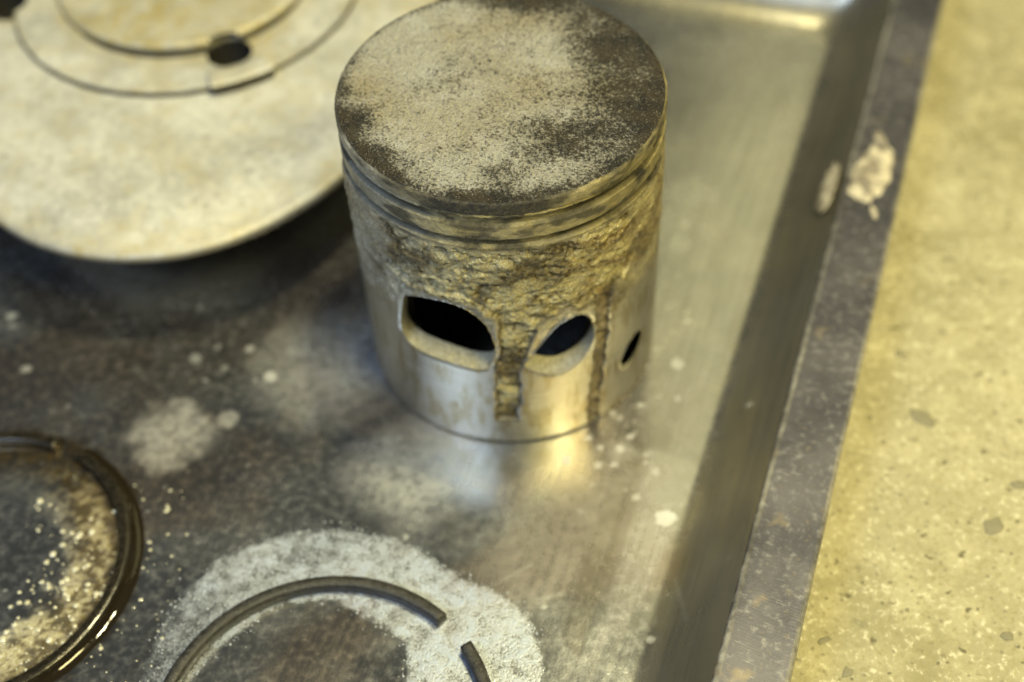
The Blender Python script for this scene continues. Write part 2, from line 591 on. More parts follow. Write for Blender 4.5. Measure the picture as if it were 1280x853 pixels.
mesh_obj('rim', np.concatenate(LV), grid_faces(nl, len(prof), True), M_rim, tray, dict(lit_edge=lit_edge))
# outside of the sloping wall and underside, so that the tray is a solid pan
LV = []
for d, z in ((13.2, 10.9), (12.4, 9.6), (5.2, 1.0), (1.6, -1.0), (0, -1.2), (-60, -1.2)):
    L = offset_loop(d) if d > -5 else offset_loop(-4) * .3 + np.array([(FOOT[0] + FOOT[1]) / 2, (FOOT[2] + FOOT[3]) / 2]) * .7
    x, y = uv2xy(L[:, 0], L[:, 1])
    LV.append(np.stack([x, y, np.full(len(x), z)], -1))
mesh_obj('underside', np.concatenate(LV), grid_faces(nl, 6, True), M_rim, tray)


def mat_putty():
    t = NT('putty')
    b = t.noise(.35, 4, .6)
    c = t.mix(t.ramp(b, .38, .60), (.15, .13, .11), (.48, .44, .35))
    c = t.mix(t.ramp(t.noise(.15, 3), .5, .68, 0, .8), c, (.20, .17, .13))
    return t.out(c, 0, .75, t.bump(t.noise(.8, 4), .5, .7))


M_putty = mat_putty()


def smear(cx, cy, z0, rx, ry, rot, h, seed, slope=0.0, name='putty_smear'):
    n_a, n_r = 72, 16
    a = np.linspace(0, 2 * np.pi, n_a, endpoint=False)
    out_ = .85 + .75 * (fbm(np.cos(a) * 1.6, np.sin(a) * 1.6, 0 * a, 1.6, 4, seed, .65) - .45)
    V = []
    for k in range(n_r):
        s_ = 1 - k / (n_r - 1) * .995
        x, y = rx * s_ * out_ * np.cos(a), ry * s_ * out_ * np.sin(a)
        X2, Y2 = cx + x * math.cos(rot) - y * math.sin(rot), cy + x * math.sin(rot) + y * math.cos(rot)
        bump_ = h * sstep(1.02, .55, np.full(n_a, s_)) * (.25 + 1.5 * fbm(X2, Y2, 0 * X2, .3, 4, seed + 5))
        du = (X2 - cx) * TN[0] + (Y2 - cy) * TN[1]
        V.append(np.stack([X2, Y2, z0 - .15 + bump_ + du * slope], -1))
    return mesh_obj(name, np.concatenate(V), grid_faces(n_a, n_r, True), M_putty, tray)


ax_ = math.atan2(TD[1], TD[0])
o = smear(81.9, 30.0, 12.0, 12.0, 5.2, ax_ - .1, 1.0, 24)
o['label'] = 'crusty pale putty smear across the tray rim'
smear(86.5, 41.5, 12.0, 3.6, 1.6, ax_ + .5, .7, 33)
smear(79.9, 17.5, 12.0, 3.0, .9, ax_ + .3, .4, 37)
smear(72.6, 29.3, 9.6, 9.0, 2.0, ax_, .3, 41, slope=1.2)

# ================================================================== PISTON
R0 = 30.0
H0 = 66.4
holeL = smooth_poly([(-20.57, 38.2), (-17.38, 39.3), (-13.7, 40.15), (-9.96, 40.15), (-7.07, 38.43), (-4.89, 35.23), (-3.76, 31.17),
                     (-3.47, 27.63), (-5.03, 23.2), (-7.55, 22.63), (-11.17, 22.9), (-15.18, 23.1), (-19.23, 23.0), (-22.56, 23.62),
                     (-23.99, 25.84), (-23.83, 28.51), (-22.99, 32.98), (-21.9, 36.9)], 2)
holeR = smooth_poly([(1.2, 24.2), (4.02, 27.36), (6.7, 31.6), (9.38, 33.92), (11.8, 34.98), (13.74, 34.22), (15.34, 31.31), (16.0, 27.84),
                     (15.58, 25.1), (13.69, 22.09), (10.5, 20.3), (7.47, 19.9), (4.49, 21.2), (2.34, 22.9)], 2)
hole3 = smooth_poly([(29.4, 17.6), (30.6, 14.89), (29.2, 12.11), (26.5, 9.9), (24.0, 9.7), (22.6, 12.26), (23.2, 14.89), (25.8, 17.6)], 2)
rough_poly = [(-28, 70), (-27.4, 47.3), (-26.6, 44.6), (-22.7, 42.6), (-18.8, 41.8), (-16, 42.2), (-11.5, 42.3), (-8.8, 42.2), (-6.2, 41),
              (-4.2, 39.9), (-3, 37), (-2.95, 30), (-3.5, 26), (-4.6, 7), (-.3, 7.2), (.5, 16), (1.2, 23.9), (3.0, 30), (4.8, 34.8),
              (7.7, 36), (11.8, 36.3), (16.2, 36), (16.4, 27.6), (16.1, 22), (15.4, 15), (14.7, 8), (14.6, -5), (17.2, -5), (17.5, 6),
              (18.5, 15.3), (19.3, 25.5), (19.5, 34), (20.7, 36.2), (23.5, 38.5), (27, 42), (31, 49), (32, 70)]
sunk_poly = [(2.8, 27.6), (4.6, 33.2), (7.2, 35.1), (10.0, 35.2), (9.0, 33.4), (6.6, 31.3), (4.0, 27.2)]

sdense = np.arange(-58, 58, .2)
sback = np.linspace(58, 2 * np.pi * R0 - 58, 120, endpoint=False)
S1 = np.concatenate([sdense, sback])
Z1 = np.concatenate([np.arange(0, 65.2, .2), [65.4, 65.7, 65.95, 66.1]])
ns, nz = len(S1), len(Z1)
Sg, Zg = np.meshgrid(S1, Z1)
# distance to the ports (front patch only, elsewhere far)
win = (np.abs(Sg) < 36) & (Zg < 46)
D = np.full(Sg.shape, 50.0)


def port_sd(s_, z_):
    wv = .35 * (fbm(s_, z_, 0 * s_, .9, 2, 31) - .5)
    return np.minimum(np.minimum(poly_sd(s_, z_, holeL) + wv, poly_sd(s_, z_, holeR)), poly_sd(s_, z_, hole3))


sw, zw = Sg[win], Zg[win]
dw = port_sd(sw, zw)
near = np.abs(dw) < .17
for _ in range(2):
    s_n, z_n = sw[near], zw[near]
    d0 = port_sd(s_n, z_n)
    gx_ = (port_sd(s_n + .02, z_n) - port_sd(s_n - .02, z_n)) / .04
    gz_ = (port_sd(s_n, z_n + .02) - port_sd(s_n, z_n - .02)) / .04
    g2 = np.maximum(gx_ ** 2 + gz_ ** 2, .3)
    sw[near] = s_n - d0 * gx_ / g2
    zw[near] = z_n - d0 * gz_ / g2
dw = port_sd(sw, zw)
dw[near] = 0
Sg[win], Zg[win], D[win] = sw, zw, dw
# surface fields
th = Sg / R0
xs, ys = R0 * np.sin(th), -R0 * np.cos(th)
big = fbm(xs, ys, Zg, .12, 3, 41)
lump = fbm(xs, ys, Zg, .32, 3, 42)
mid_ = fbm(xs, ys, Zg, .55, 4, 47, .55)
pit_ = fbm(xs, ys, Zg * 1.15, 1.15, 3, 44, .6)
fin_ = fbm(xs, ys, Zg, 2.4, 2, 45)
wav = fbm(xs * .45, ys * .45, Zg * 1.25, .42, 3, 48)          # horizontal ripples
wrp = 1.8 * (lump - .5) + 1.5 * (mid_ - .5)
rsd = poly_sd(Sg + wrp, Zg + wrp * .7, rough_poly)
rough = sstep(.25, -.35, rsd) * np.maximum(sstep(30, 24, np.abs(Sg)), .001)
rough *= np.where(Zg > 40, sstep(47, 41.5, Zg), 1.0) * .999 + .001
rough[np.abs(Sg) > 40] = 0
sunk = sstep(.5, -.6, poly_sd(Sg, Zg, sunk_poly))
belt = sstep(54.2, 55.2, Zg + .8 * (mid_ - .5))
r = np.full(Sg.shape, R0)
web = rough * (1 - belt)
upper = sstep(36, 44, Zg)
r -= web * .75 * (1 - .4 * upper)                       # the cast web lies lower than the machined panels
r += web * ((mid_ - .5) * 1.3 + (pit_ - .5) * .6 + (lump - .5) * 1.9 + (fin_ - .5) * .22 + (wav - .5) * np.where(Zg < 32, 1.9, .5))
r -= sunk * (.55 + .5 * (mid_ - .5))
crust_all = sstep(24, 40, Zg + 9 * (lump - .5) + 3 * (mid_ - .5)) * (1 - belt) * (1 - .75 * np.clip(np.exp(-D / 1.6), 0, 1) * (Zg < 41))
crust_all = np.maximum(crust_all * np.where(np.abs(Sg) > 24, .8, 1.0), web)
left_cast = sstep(-16, -26, Sg) * crust_all * (1 - web)
streak = fbm(xs, ys, Zg * .22, .7, 3, 49)
r -= crust_all * .28 * sstep(.42, .28, pit_)                # pits
r += (crust_all - web).clip(0, 1) * ((mid_ - .5) * 1.25 + (pit_ - .5) * .55 + (lump - .5) * 1.5 + (wav - .5) * .25) * np.where(Sg > 22, .55, np.where(Sg < -24, .8, 1))
r += .05 * (fin_ - .5) * (1 - rough)
# ridge round the left port
rid = np.exp(-((rsd - .7) / .8) ** 2) * (Zg > 30) * (Sg < -1)
r += .35 * rid * (1 - belt)
# ring belt
carb = fbm(xs, ys, Zg * 2.0, .16, 4, 51)
fill = .35 + 1.3 * np.clip(1 - np.abs(Sg + 2) / 16, 0, 1)        # crust fills the grooves at the front
fill = np.clip(fill * (.5 + lump), 0, .85)


def groove(z0, z1, dep):
    return dep * sstep(z0 - .12, z0 + .1, Zg + .12 * (mid_ - .5)) * sstep(z1 + .12, z1 - .1, Zg + .12 * (mid_ - .5))


g1, g2_ = groove(60.7, 62.6, 1.5), groove(55.7, 57.4, 1.45)
g3 = groove(62.95, 63.35, .25)
r -= (g1 + g2_) * (1 - .62 * fill) + g3
r += belt * ((mid_ - .5) * .24 + (pit_ - .5) * .20 + (fin_ - .5) * .14) * (.5 + .8 * fill)
r -= belt * .12
r -= .55 * sstep(65.2, 66.2, Zg) ** 2
r -= .4 * sstep(.7, 0, Zg)                            # chamfer at the foot
r -= np.where(D > 0, .45 * np.clip(1 - D / 1.1, 0, 1) ** 2, 0) * np.where(Sg < -1, 1.1, .6)
for ps, pz, pr in ((-24.1, 38.57, .75), (-22.1, 39.9, .55), (18.9, 34.9, .8), (17.5, 38.6, .8), (-15, 44.2, .9), (-6, 43.8, .9)):
    r -= 1.1 * np.exp(-(((Sg - ps) / pr) ** 2 + ((Zg - pz) / pr) ** 2))
# colour fields
seam_shade = np.exp(-((rsd + .1) / .32) ** 2) * (Zg < 37) * sstep(30, 24, np.abs(Sg)) * (1 - np.clip(np.exp(-D / .5), 0, 1))
dirt = np.clip(web * (.55 + 1.2 * (carb - .4)) + .5 * g1 / 1.5, 0, 1)
soot_shade = np.clip(belt * sstep(.45, .58, carb + .12 * (mid_ - .5)) * .85, 0, 1)
front_land = np.exp(-(((Sg + 3) / 11.5) ** 4)) * sstep(63.0, 63.6, Zg + .5 * (mid_ - .5))
soot_shade = np.maximum(soot_shade, np.clip(1.6 * front_land, 0, 1))
soot_shade = np.maximum(soot_shade, .75 * belt * sstep(64.0, 65.6, Zg + 1.2 * (lump - .5)) * sstep(.38, .55, carb))
soot_shade = np.maximum(soot_shade, belt * sstep(9, 26, Sg) * sstep(40, 30, np.abs(Sg)) * (.35 + .75 * sstep(.42, .62, carb)))
soot_shade = np.maximum(soot_shade, .9 * np.clip((g1 + g2_) / 1.5, 0, 1) * sstep(.1, .6, 1 - fill * .85))
soot_shade = np.maximum(soot_shade, .7 * np.exp(-((Zg - 55.0 + .4 * (lump - .5)) / .9) ** 2) * sstep(.35, .6, carb + .2 * (lump - .5)))
soot_shade = np.maximum(soot_shade, .6 * sstep(-17, -22, Sg) * belt * sstep(-34, -28, Sg) * sstep(.4, .6, carb))
cw = np.maximum(crust_all, .5 * belt)
patch = sstep(.50, .64, big + .35 * (mid_ - .5))
pitdark = np.clip(.8 * web * sstep(.50, .38, wav) * (Zg < 30) + .45 * cw * sstep(.47, .33, pit_) + .5 * cw * sstep(.47, .33, mid_) + .5 * cw * sstep(.52, .66, carb)
                  + .85 * cw * patch * np.where(Sg < -24, .45, 1), 0, 1)  # cavity shade painted into pits and ripple gaps, with carbon patches
warm = np.clip(np.maximum(crust_all, .8 * belt) * np.interp(Sg, [-40, -26, -18, -8, 40], [.15, .2, .55, 1, 1]) * (.5 + .9 * lump), 0, 1)
polish = np.clip(1 - 1.15 * crust_all - belt, 0, 1)
strip = web * (Sg > 13.5) * sstep(38, 34, Zg)
rust = np.clip(crust_all * sstep(6, 20, Sg) * sstep(.42, .58, carb) + .75 * crust_all * sstep(.52, .68, big + .3 * (lump - .5)), 0, 1)
varn = np.clip(sstep(.48, .68, streak + .3 * (big - .5)), 0, 1)
attrs = dict(rough=crust_all, seam_shade=seam_shade, varn=varn, belt=belt, soot_shade=soot_shade, pit=pitdark, warm=warm, polish=polish, strip=strip, rust=rust,
             cast=left_cast, port=np.zeros_like(r))
PX = np.stack([r * np.sin(Sg / R0), -r * np.cos(Sg / R0), Zg], -1).reshape(-1, 3)
Fp = grid_faces(ns, nz, True)
Df = D.ravel()
okf = (Df[Fp] > -1e-4).all(1)
Fk = Fp[okf]


def mat_piston():
    t = NT('piston_alloy')
    a = t.noise(.25, 5, .6)
    b = t.noise(1.3, 4, .65)
    f = t.noise(4.5, 3, .6)
    vert = t.noise(.9, 3, .6, (1, 1, .06))
    hor = t.noise(.9, 4, .6, (.12, .12, 3.0))
    at = {k: t.attr(k) for k in ('rough', 'belt', 'soot_shade', 'pit', 'warm', 'polish', 'strip', 'rust', 'cast', 'port', 'seam_shade', 'varn')}
    c = t.mix(t.ramp(b, .3, .7), (.28, .265, .215), (.50, .48, .41))                       # dull cast alloy
    c = t.mix(t.math('MULTIPLY', at['cast'], t.ramp(a, .35, .65, .1, .6)), c, (.30, .27, .24))
    c = t.mix(t.math('MULTIPLY', at['warm'], t.ramp(b, .3, .7, .55, .95)), c, (.45, .365, .11))
    c = t.mix(t.math('MULTIPLY', at['rough'], t.ramp(f, .48, .62, 0, .85)), c, (.72, .68, .46))
    c = t.mix(t.math('MULTIPLY', at['rust'], t.ramp(b, .35, .65, .2, .8)), c, (.20, .105, .025))
    c = t.mix(t.math('MULTIPLY', at['pit'], t.ramp(b, .3, .6, .5, .95)), c, (.05, .036, .012))
    c = t.mix(t.math('MULTIPLY', at['strip'], .75), c, (.22, .18, .12))
    met = t.mix(t.ramp(hor, .35, .7), (.44, .42, .36), (.58, .56, .49))
    met = t.mix(t.ramp(vert, .55, .75, 0, .5), met, (.38, .35, .30))
    met = t.mix(t.ramp(a, .5, .75, 0, .4), met, (.42, .38, .27))
    met = t.mix(t.math('MULTIPLY', at['varn'], t.ramp(b, .3, .65, .45, .95)), met, (.33, .275, .15))
    met = t.mix(t.ramp(b, .60, .45, 0, .35), met, (.36, .33, .26))
    c = t.mix(at['polish'], c, met)
    c = t.mix(t.math('MULTIPLY', at['seam_shade'], .85), c, (.07, .055, .03))
    speck = t.ramp(f, .54, .66, 0, .4)
    s_ = t.math('MULTIPLY', at['soot_shade'], t.ramp(b, .25, .6, .82, 1.0))
    c = t.mix(s_, c, t.mix(speck, (.012, .011, .009), (.15, .135, .09)))
    c = t.mix(at['port'], c, t.mix(t.ramp(b, .3, .7), (.46, .42, .28), (.74, .71, .58)))
    metal = t.fmix(at['polish'], t.fmix(at['rough'], .45, .35), .92)
    metal = t.math('MULTIPLY', metal, t.math('SUBTRACT', 1.0, s_))
    rg = t.fmix(at['polish'], t.ramp(b, .3, .7, .28, .46), t.ramp(b, .3, .7, .30, .46))
    rg = t.fmix(s_, rg, .45)
    h = t.math('ADD', t.math('MULTIPLY', b, .6), t.math('MULTIPLY', f, .5))
    h = t.math('MULTIPLY', h, t.fmix(at['polish'], 1.0, .08))
    return t.out(c, metal, rg, t.bump(h, .42, 1.0))


M_pis = mat_piston()
piston = thing('piston', 'worn two stroke engine piston standing upright with crusted crown and eye shaped ports', 'piston', (0, 0, 0))
SPLIT = int(np.searchsorted(Z1, 55.2))


def sub(Vall, faces, at):
    ids_ = np.unique(faces)
    rm = -np.ones(len(Vall), int)
    rm[ids_] = np.arange(len(ids_))
    return Vall[ids_], rm[faces], {k: a.ravel()[ids_] for k, a in at.items()}


rowf = Fk[:, 0] // ns
Vb, Fb, Ab = sub(PX, Fk[rowf >= SPLIT], attrs)
mesh_obj('ring_belt', Vb, Fb, M_pis, piston, Ab)
# skirt with the walls of the ports
Vs, Fs, As = sub(PX, Fk[rowf < SPLIT], attrs)
ids_ = np.unique(Fk[rowf < SPLIT])
Ds = Df[ids_]
cand = Fs[(np.abs(Ds[Fs]) < 1e-6).sum(1) >= 1]
E_ = np.concatenate([Fs[:, [k, (k + 1) % 4]] for k in range(4)])
key = np.sort(E_, 1)
code = key[:, 0].astype(np.int64) * len(Vs) + key[:, 1]
uq, inv, cnt = np.unique(code, return_inverse=True, return_counts=True)
be = E_[cnt[inv] == 1]
be = be[(Ds[be] < 1.0).all(1)]
bv = np.unique(be)
rm = {int(v): i for i, v in enumerate(bv)}
layers = []
base = Vs[bv]
rr_ = np.hypot(base[:, 0], base[:, 1])
DEP = [0, .35, 1.2, 2.3, 3.4, 4.6]
ph = np.arctan2(base[:, 0], -base[:, 1])
# each port is bored in its own direction
dirx = np.where(ph < -.05, .24, np.where(ph < .68, .02, .10))
diry = np.sqrt(1 - dirx ** 2)
for k, dd in enumerate(DEP):
    q = base.copy()
    side = np.where(ph < -.05, 1.0, .15)
    nz_ = (fbm(q[:, 0], q[:, 1], q[:, 2] + dd * 3, .8, 3, 61) - .5) * (0 if k == 0 else .55) * side
    thin = np.where(ph > .68, .3, 1.0)
    q[:, 0] += dirx * dd * thin
    q[:, 1] += diry * dd * thin
    q[:, 2] += nz_ - .05 * k
    layers.append(q)
nv0, nb = len(Vs), len(bv)
a_ = np.array([rm[int(x)] for x in be[:, 0]])
b_ = np.array([rm[int(x)] for x in be[:, 1]])
wf = [np.stack([nv0 + k * nb + b_, nv0 + k * nb + a_, nv0 + (k + 1) * nb + a_, nv0 + (k + 1) * nb + b_], -1) for k in range(len(DEP) - 1)]
Vs2 = np.concatenate([Vs] + layers)
Fs2 = np.concatenate([Fs] + wf)
As2 = {}
for k, a in As.items():
    ext = np.zeros(nb * len(DEP))
    if k == 'port':
        ext[:] = np.tile(np.where(ph > .68, .25, 1.0), len(DEP))
    if k == 'soot_shade':
        ext[:] = np.tile(np.where(ph > .68, .75, 0.0), len(DEP))  # third port's wall darkened, its shade painted in through this mask
    As2[k] = np.concatenate([a, ext])
mesh_obj('skirt', Vs2, Fs2, M_pis, piston, As2)

# crown
nr_, na_ = 150, 720
rr = np.concatenate([np.linspace(.0005, 1, nr_ - 4) * 29.0, [29.2, 29.35, 29.45, 29.5]])
aa = np.linspace(0, 2 * np.pi, na_, endpoint=False)
A_, Rr_ = np.meshgrid(aa, rr)
cx_, cy_ = Rr_ * np.cos(A_), Rr_ * np.sin(A_)
z0_ = 0 * cx_
k1, k2, k3 = fbm(cx_, cy_, z0_, .13, 4, 71), fbm(cx_, cy_, z0_, .5, 4, 72), fbm(cx_, cy_, z0_, 1.9, 3, 73)


def cb(x, y, rad_, amp, ex=1.0, rot=0.0):
    dx, dy = cx_ - x, cy_ - y
    u_, v_ = dx * math.cos(rot) + dy * math.sin(rot), -dx * math.sin(rot) + dy * math.cos(rot)
    return amp * np.exp(-((u_ / (rad_ * ex)) ** 2 + (v_ / rad_) ** 2))


carbon = cb(25, -4, 8, .75, .8) + cb(26, -13, 6, .6) + cb(25, 9, 8, .65) + cb(15, 22, 6, .6, 1.8, -.6) + cb(3, 27, 5, .8, 2.2) + \
    cb(17, 13, 7, .35, 1.5) + cb(-27, -7, 4, .85) + cb(-23.5, -16, 4.5, .85) + cb(-20, -21.5, 4, .75) + cb(-28, 2, 3, .4) + \
    cb(9, -14, 7, .38, 1.7, -.2) + cb(17, -15, 7, .42, 1.3) + cb(-2, -23, 5, .30, 2.0) + cb(17, -2, 7, .28) + cb(-10, 3, 6, .15) + \
    cb(-14, -20, 5, .2) + cb(-4, -29, 3.0, .5, 4.0) + .45 * sstep(26.5, 29.3, Rr_)
carbon = np.clip(carbon + .9 * (k1 - .5) * (carbon + .30) + .5 * (k2 - .5), 0, 1.1)
brownc = np.clip(cb(20, -3, 7, .9) + cb(6, 19, 6, .7, 2.2) + cb(-26, 3, 5, .7) + cb(-20, -4, 5, .5) + cb(6, 0, 6, .4) + cb(-3, -10, 7, .35, 2) + 1.0 * (k1 - .5), 0, 1)
zc = H0 + .25 * (1 - (Rr_ / 29.5) ** 2) + .28 * (k2 - .5) + .30 * (k3 - .5) + carbon * .25 * (k3 - .3) - .35 * sstep(28.6, 29.5, Rr_)
zc[-1] = 66.05


def mat_crown():
    t = NT('crown_crust')
    a = t.noise(.22, 5, .6)
    b = t.noise(1.1, 4, .65)
    f = t.noise(2.2, 3, .7)
    g = t.vor(1.7)
    carb_, br = t.attr('carbon'), t.attr('brown')
    ff = t.noise(4.2, 2, .6)
    c = t.mix(t.ramp(b, .3, .7), (.25, .24, .205), (.48, .475, .44))
    c = t.mix(t.ramp(a, .45, .7, 0, .5), c, (.47, .48, .48))
    c = t.mix(t.math('MULTIPLY', br, t.ramp(b, .3, .65, .35, .9)), c, (.24, .185, .07))
    mott = t.math('ADD', t.math('MULTIPLY', t.math('SUBTRACT', f, .5), 2.2), t.math('MULTIPLY', t.math('SUBTRACT', ff, .5), 1.5))
    mott = t.math('ADD', mott, t.math('MULTIPLY', t.math('SUBTRACT', b, .5), 2.4))
    cc = t.ramp(t.math('ADD', t.math('ADD', t.math('MULTIPLY', carb_, 1.5), .14), mott), .05, 1.2, 0, .98)
    c = t.mix(cc, c, t.mix(t.ramp(a, .4, .6), (.012, .011, .010), (.030, .023, .014)))
    spark = t.ramp(ff, .60, .70)
    c = t.mix(t.math('MULTIPLY', spark, t.fmix(cc, .85, .32)), c, (.88, .87, .78))
    h = t.math('ADD', t.math('MULTIPLY', ff, .7), t.math('ADD', f, t.math('ADD', t.math('MULTIPLY', b, .6), t.math('MULTIPLY', g, -.6))))
    return t.out(c, t.math('MULTIPLY', spark, .6), t.fmix(cc, .40, .55), t.bump(h, .55, 1.0), Specular_IOR_Level=t.fmix(cc, .5, .25))


mesh_obj('crown', np.stack([cx_, cy_, zc], -1).reshape(-1, 3), grid_faces(na_, nr_, True), mat_crown(), piston,
         dict(carbon=carbon, brown=brownc))


# hollow inside
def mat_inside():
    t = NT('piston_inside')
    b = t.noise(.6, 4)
    return t.out(t.mix(b, (.008, .007, .005), (.03, .026, .018)), 0, .8, t.bump(b, .4, .6))  # near-black base colour paints in the shade of the hollow


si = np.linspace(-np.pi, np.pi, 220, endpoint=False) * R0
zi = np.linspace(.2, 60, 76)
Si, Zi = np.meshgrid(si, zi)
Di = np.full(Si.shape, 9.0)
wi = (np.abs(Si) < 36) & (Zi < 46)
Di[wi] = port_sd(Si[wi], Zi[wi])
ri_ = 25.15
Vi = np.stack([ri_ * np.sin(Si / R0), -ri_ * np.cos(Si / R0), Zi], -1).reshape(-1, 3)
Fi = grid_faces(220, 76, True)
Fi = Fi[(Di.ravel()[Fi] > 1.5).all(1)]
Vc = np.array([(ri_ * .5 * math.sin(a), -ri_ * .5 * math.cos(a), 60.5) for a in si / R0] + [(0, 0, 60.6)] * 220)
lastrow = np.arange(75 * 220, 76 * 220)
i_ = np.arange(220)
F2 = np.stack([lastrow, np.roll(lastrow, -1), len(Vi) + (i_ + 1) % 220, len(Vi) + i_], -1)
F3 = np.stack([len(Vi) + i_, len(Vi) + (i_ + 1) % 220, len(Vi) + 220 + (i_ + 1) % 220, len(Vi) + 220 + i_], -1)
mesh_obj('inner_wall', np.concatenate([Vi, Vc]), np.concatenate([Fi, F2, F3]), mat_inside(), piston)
V, F = lathe([(29.6, .02), (27, .0), (25.15, .2)], 180)
mesh_obj('bottom_lip', V, F, M_pis, piston, {k: np.zeros(len(V)) for k in attrs})

# ================================================================== PISTON RINGS
def ring_mesh(c, r_out, wid, hgt, a0, a1, seed, z0=.05):
    """open ring swept from a0 to a1 (degrees, counter-clockwise)"""
    n_ = 300
    a = np.radians(np.linspace(a0, a1, n_))
    b = .28
    pr = [(r_out - b, 0), (r_out, b), (r_out, hgt - b), (r_out - b, hgt), (r_out - wid * .5, hgt + .03), (r_out - wid + b, hgt),
          (r_out - wid, hgt - b), (r_out - wid, b), (r_out - wid + b, 0)]
    V = []
    for r_, z_ in pr:
        x, y = c[0] + r_ * np.cos(a), c[1] + r_ * np.sin(a)
        j = .12 * (fbm(x, y, 0 * x + z_, 1.2, 3, seed) - .5)
        V.append(np.stack([x + j * np.cos(a), y + j * np.sin(a), z0 + z_ + j], -1))
    V = np.concatenate(V)
    k = len(pr)
    F = [tuple(f) for f in grid_faces(n_, k)]
    F += [((k - 1) * n_ + i, (k - 1) * n_ + i + 1, i + 1, i) for i in range(n_ - 1)]
    F += [tuple(j * n_ for j in range(k)), tuple(j * n_ + n_ - 1 for j in reversed(range(k)))]
    return V, F


def mat_ring(name, oily):
    t = NT(name)
    b = t.noise(.9, 4, .65)
    f = t.noise(3.2, 3, .65)
    if oily:
        c = t.mix(t.ramp(b, .3, .7), (.005, .0045, .0035), (.03, .025, .016))
        return t.out(c, .2, .22, t.bump(f, .08, .5), Coat_Weight=.35, Coat_Roughness=.08)
    c = t.mix(t.ramp(b, .3, .7), (.007, .007, .007), (.032, .030, .028))
    c = t.mix(t.ramp(f, .60, .74, 0, .45), c, (.36, .36, .36))
    return t.out(c, .1, .5, t.bump(t.math('ADD', f, b), .15, .8))


V, F = ring_mesh(RB, 30.35, 2.25, 2.6, 44.0, 44.0 + 346.2, 81)
o = mesh_obj('piston_ring', V, F, mat_ring('dry_ring', False), None, origin=(RB[0], RB[1], 0))
tag(o, 'dry dark grey split piston ring lying in a halo of white residue', 'piston ring', 'piston rings lying on the tray')
V, F = ring_mesh(RL, 30.7, 2.3, 2.0, 66.0, 66.0 + 350, 82)
o = mesh_obj('piston_ring', V, F, mat_ring('oily_ring', True), None, origin=(RL[0], RL[1], 0))
tag(o, 'oil soaked brown black piston ring at the left edge of the tray', 'piston ring', 'piston rings lying on the tray')


# black oil standing against the oily ring
def mat_oil():
    t = NT('black_oil')
    return t.out((.012, .009, .005), 0, .06, t.bump(t.noise(.25, 2), .3, .3), IOR=1.48)


n_ = 220
a = np.radians(np.linspace(66, 416, n_))
wo = 1.0 + 1.2 * np.clip(np.cos(a - math.radians(-8)), 0, 1) + .8 * (fbm(np.cos(a) * 3, np.sin(a) * 3, 0 * a, 1.2, 3, 91) - .5)
V = []
for f_, z_ in ((0, 1.35), (.12, .9), (.3, .5), (.55, .24), (.8, .11), (1.0, .02)):
    q = 30.6 + wo * f_
    V.append(np.stack([RL[0] + q * np.cos(a), RL[1] + q * np.sin(a), np.full(n_, z_) + .06], -1))
o = mesh_obj('oil_pool', np.concatenate(V), grid_faces(n_, 6), mat_oil(), None, origin=(RL[0], RL[1], 0))
tag(o, 'glossy black oil creeping up the outside of the left piston ring', 'oil', kind='stuff')


# small drops and crumbs
def beads(name, pts, mat, flat):
    base_, fc = [], []
    nr2, na2 = 3, 7
    for i in range(nr2):
        e_ = math.pi / 2 * i / nr2
        for j in range(na2):
            q = 2 * math.pi * j / na2
            base_.append((math.cos(e_) * math.cos(q), math.cos(e_) * math.sin(q), math.sin(e_)))
    base_.append((0, 0, 1))
    base_ = np.array(base_)
    for i in range(nr2 - 1):
        for j in range(na2):
            fc.append((i * na2 + j, i * na2 + (j + 1) % na2, (i + 1) * na2 + (j + 1) % na2))
            fc.append((i * na2 + j, (i + 1) * na2 + (j + 1) % na2, (i + 1) * na2 + j))
    for j in range(na2):
        fc.append(((nr2 - 1) * na2 + j, (nr2 - 1) * na2 + (j + 1) % na2, nr2 * na2))
    fc = np.array(fc)
    V, F = [], []
    for k, (x, y, r_) in enumerate(pts):
        jit = 1 + .25 * (RNG.random((len(base_), 1)) - .5)
        V.append(base_ * jit * np.array([r_, r_ * RNG.uniform(.7, 1.2), r_ * flat]) + np.array([x, y, .03]))
        F.append(fc + k * len(base_))
    return mesh_obj(name, np.concatenate(V), np.concatenate(F), mat)


def simple(name, c0, c1, rough_, per=1.0, **kw):
    t = NT(name)
    return t.out(t.mix(t.noise(per, 3), c0, c1), 0, rough_, None, **kw)


pts = []
while len(pts) < 260:
    q, g = RNG.uniform(-115, 55), RNG.uniform(12, 29)
    wq = np.interp(q, [-115, -70, -20, 20, 55], [.8, 1, 1, .35, .12])
    if RNG.random() < wq * np.interp(g, [12, 17, 26, 29], [.1, .8, 1, .3]):
        pts.append((RL[0] + g * math.cos(math.radians(q)), RL[1] + g * math.sin(math.radians(q)), .12 + .55 * RNG.random() ** 2.5))
for k in range(60):
    q, g = math.radians(RNG.uniform(-70, 40)), 33 + abs(RNG.normal(0, 5))
    pts.append((RL[0] + g * math.cos(q), RL[1] + g * math.sin(q), .12 + .4 * RNG.random() ** 2.5))
o = beads('oil_droplets', pts, simple('oil_drop', (.30, .27, .15), (.64, .63, .54), .15, .4, Coat_Weight=.6), .4)  # pale base colour stands in for the glints on the drops
tag(o, 'pale oily droplets beaded inside and around the left piston ring', 'droplets', kind='stuff')

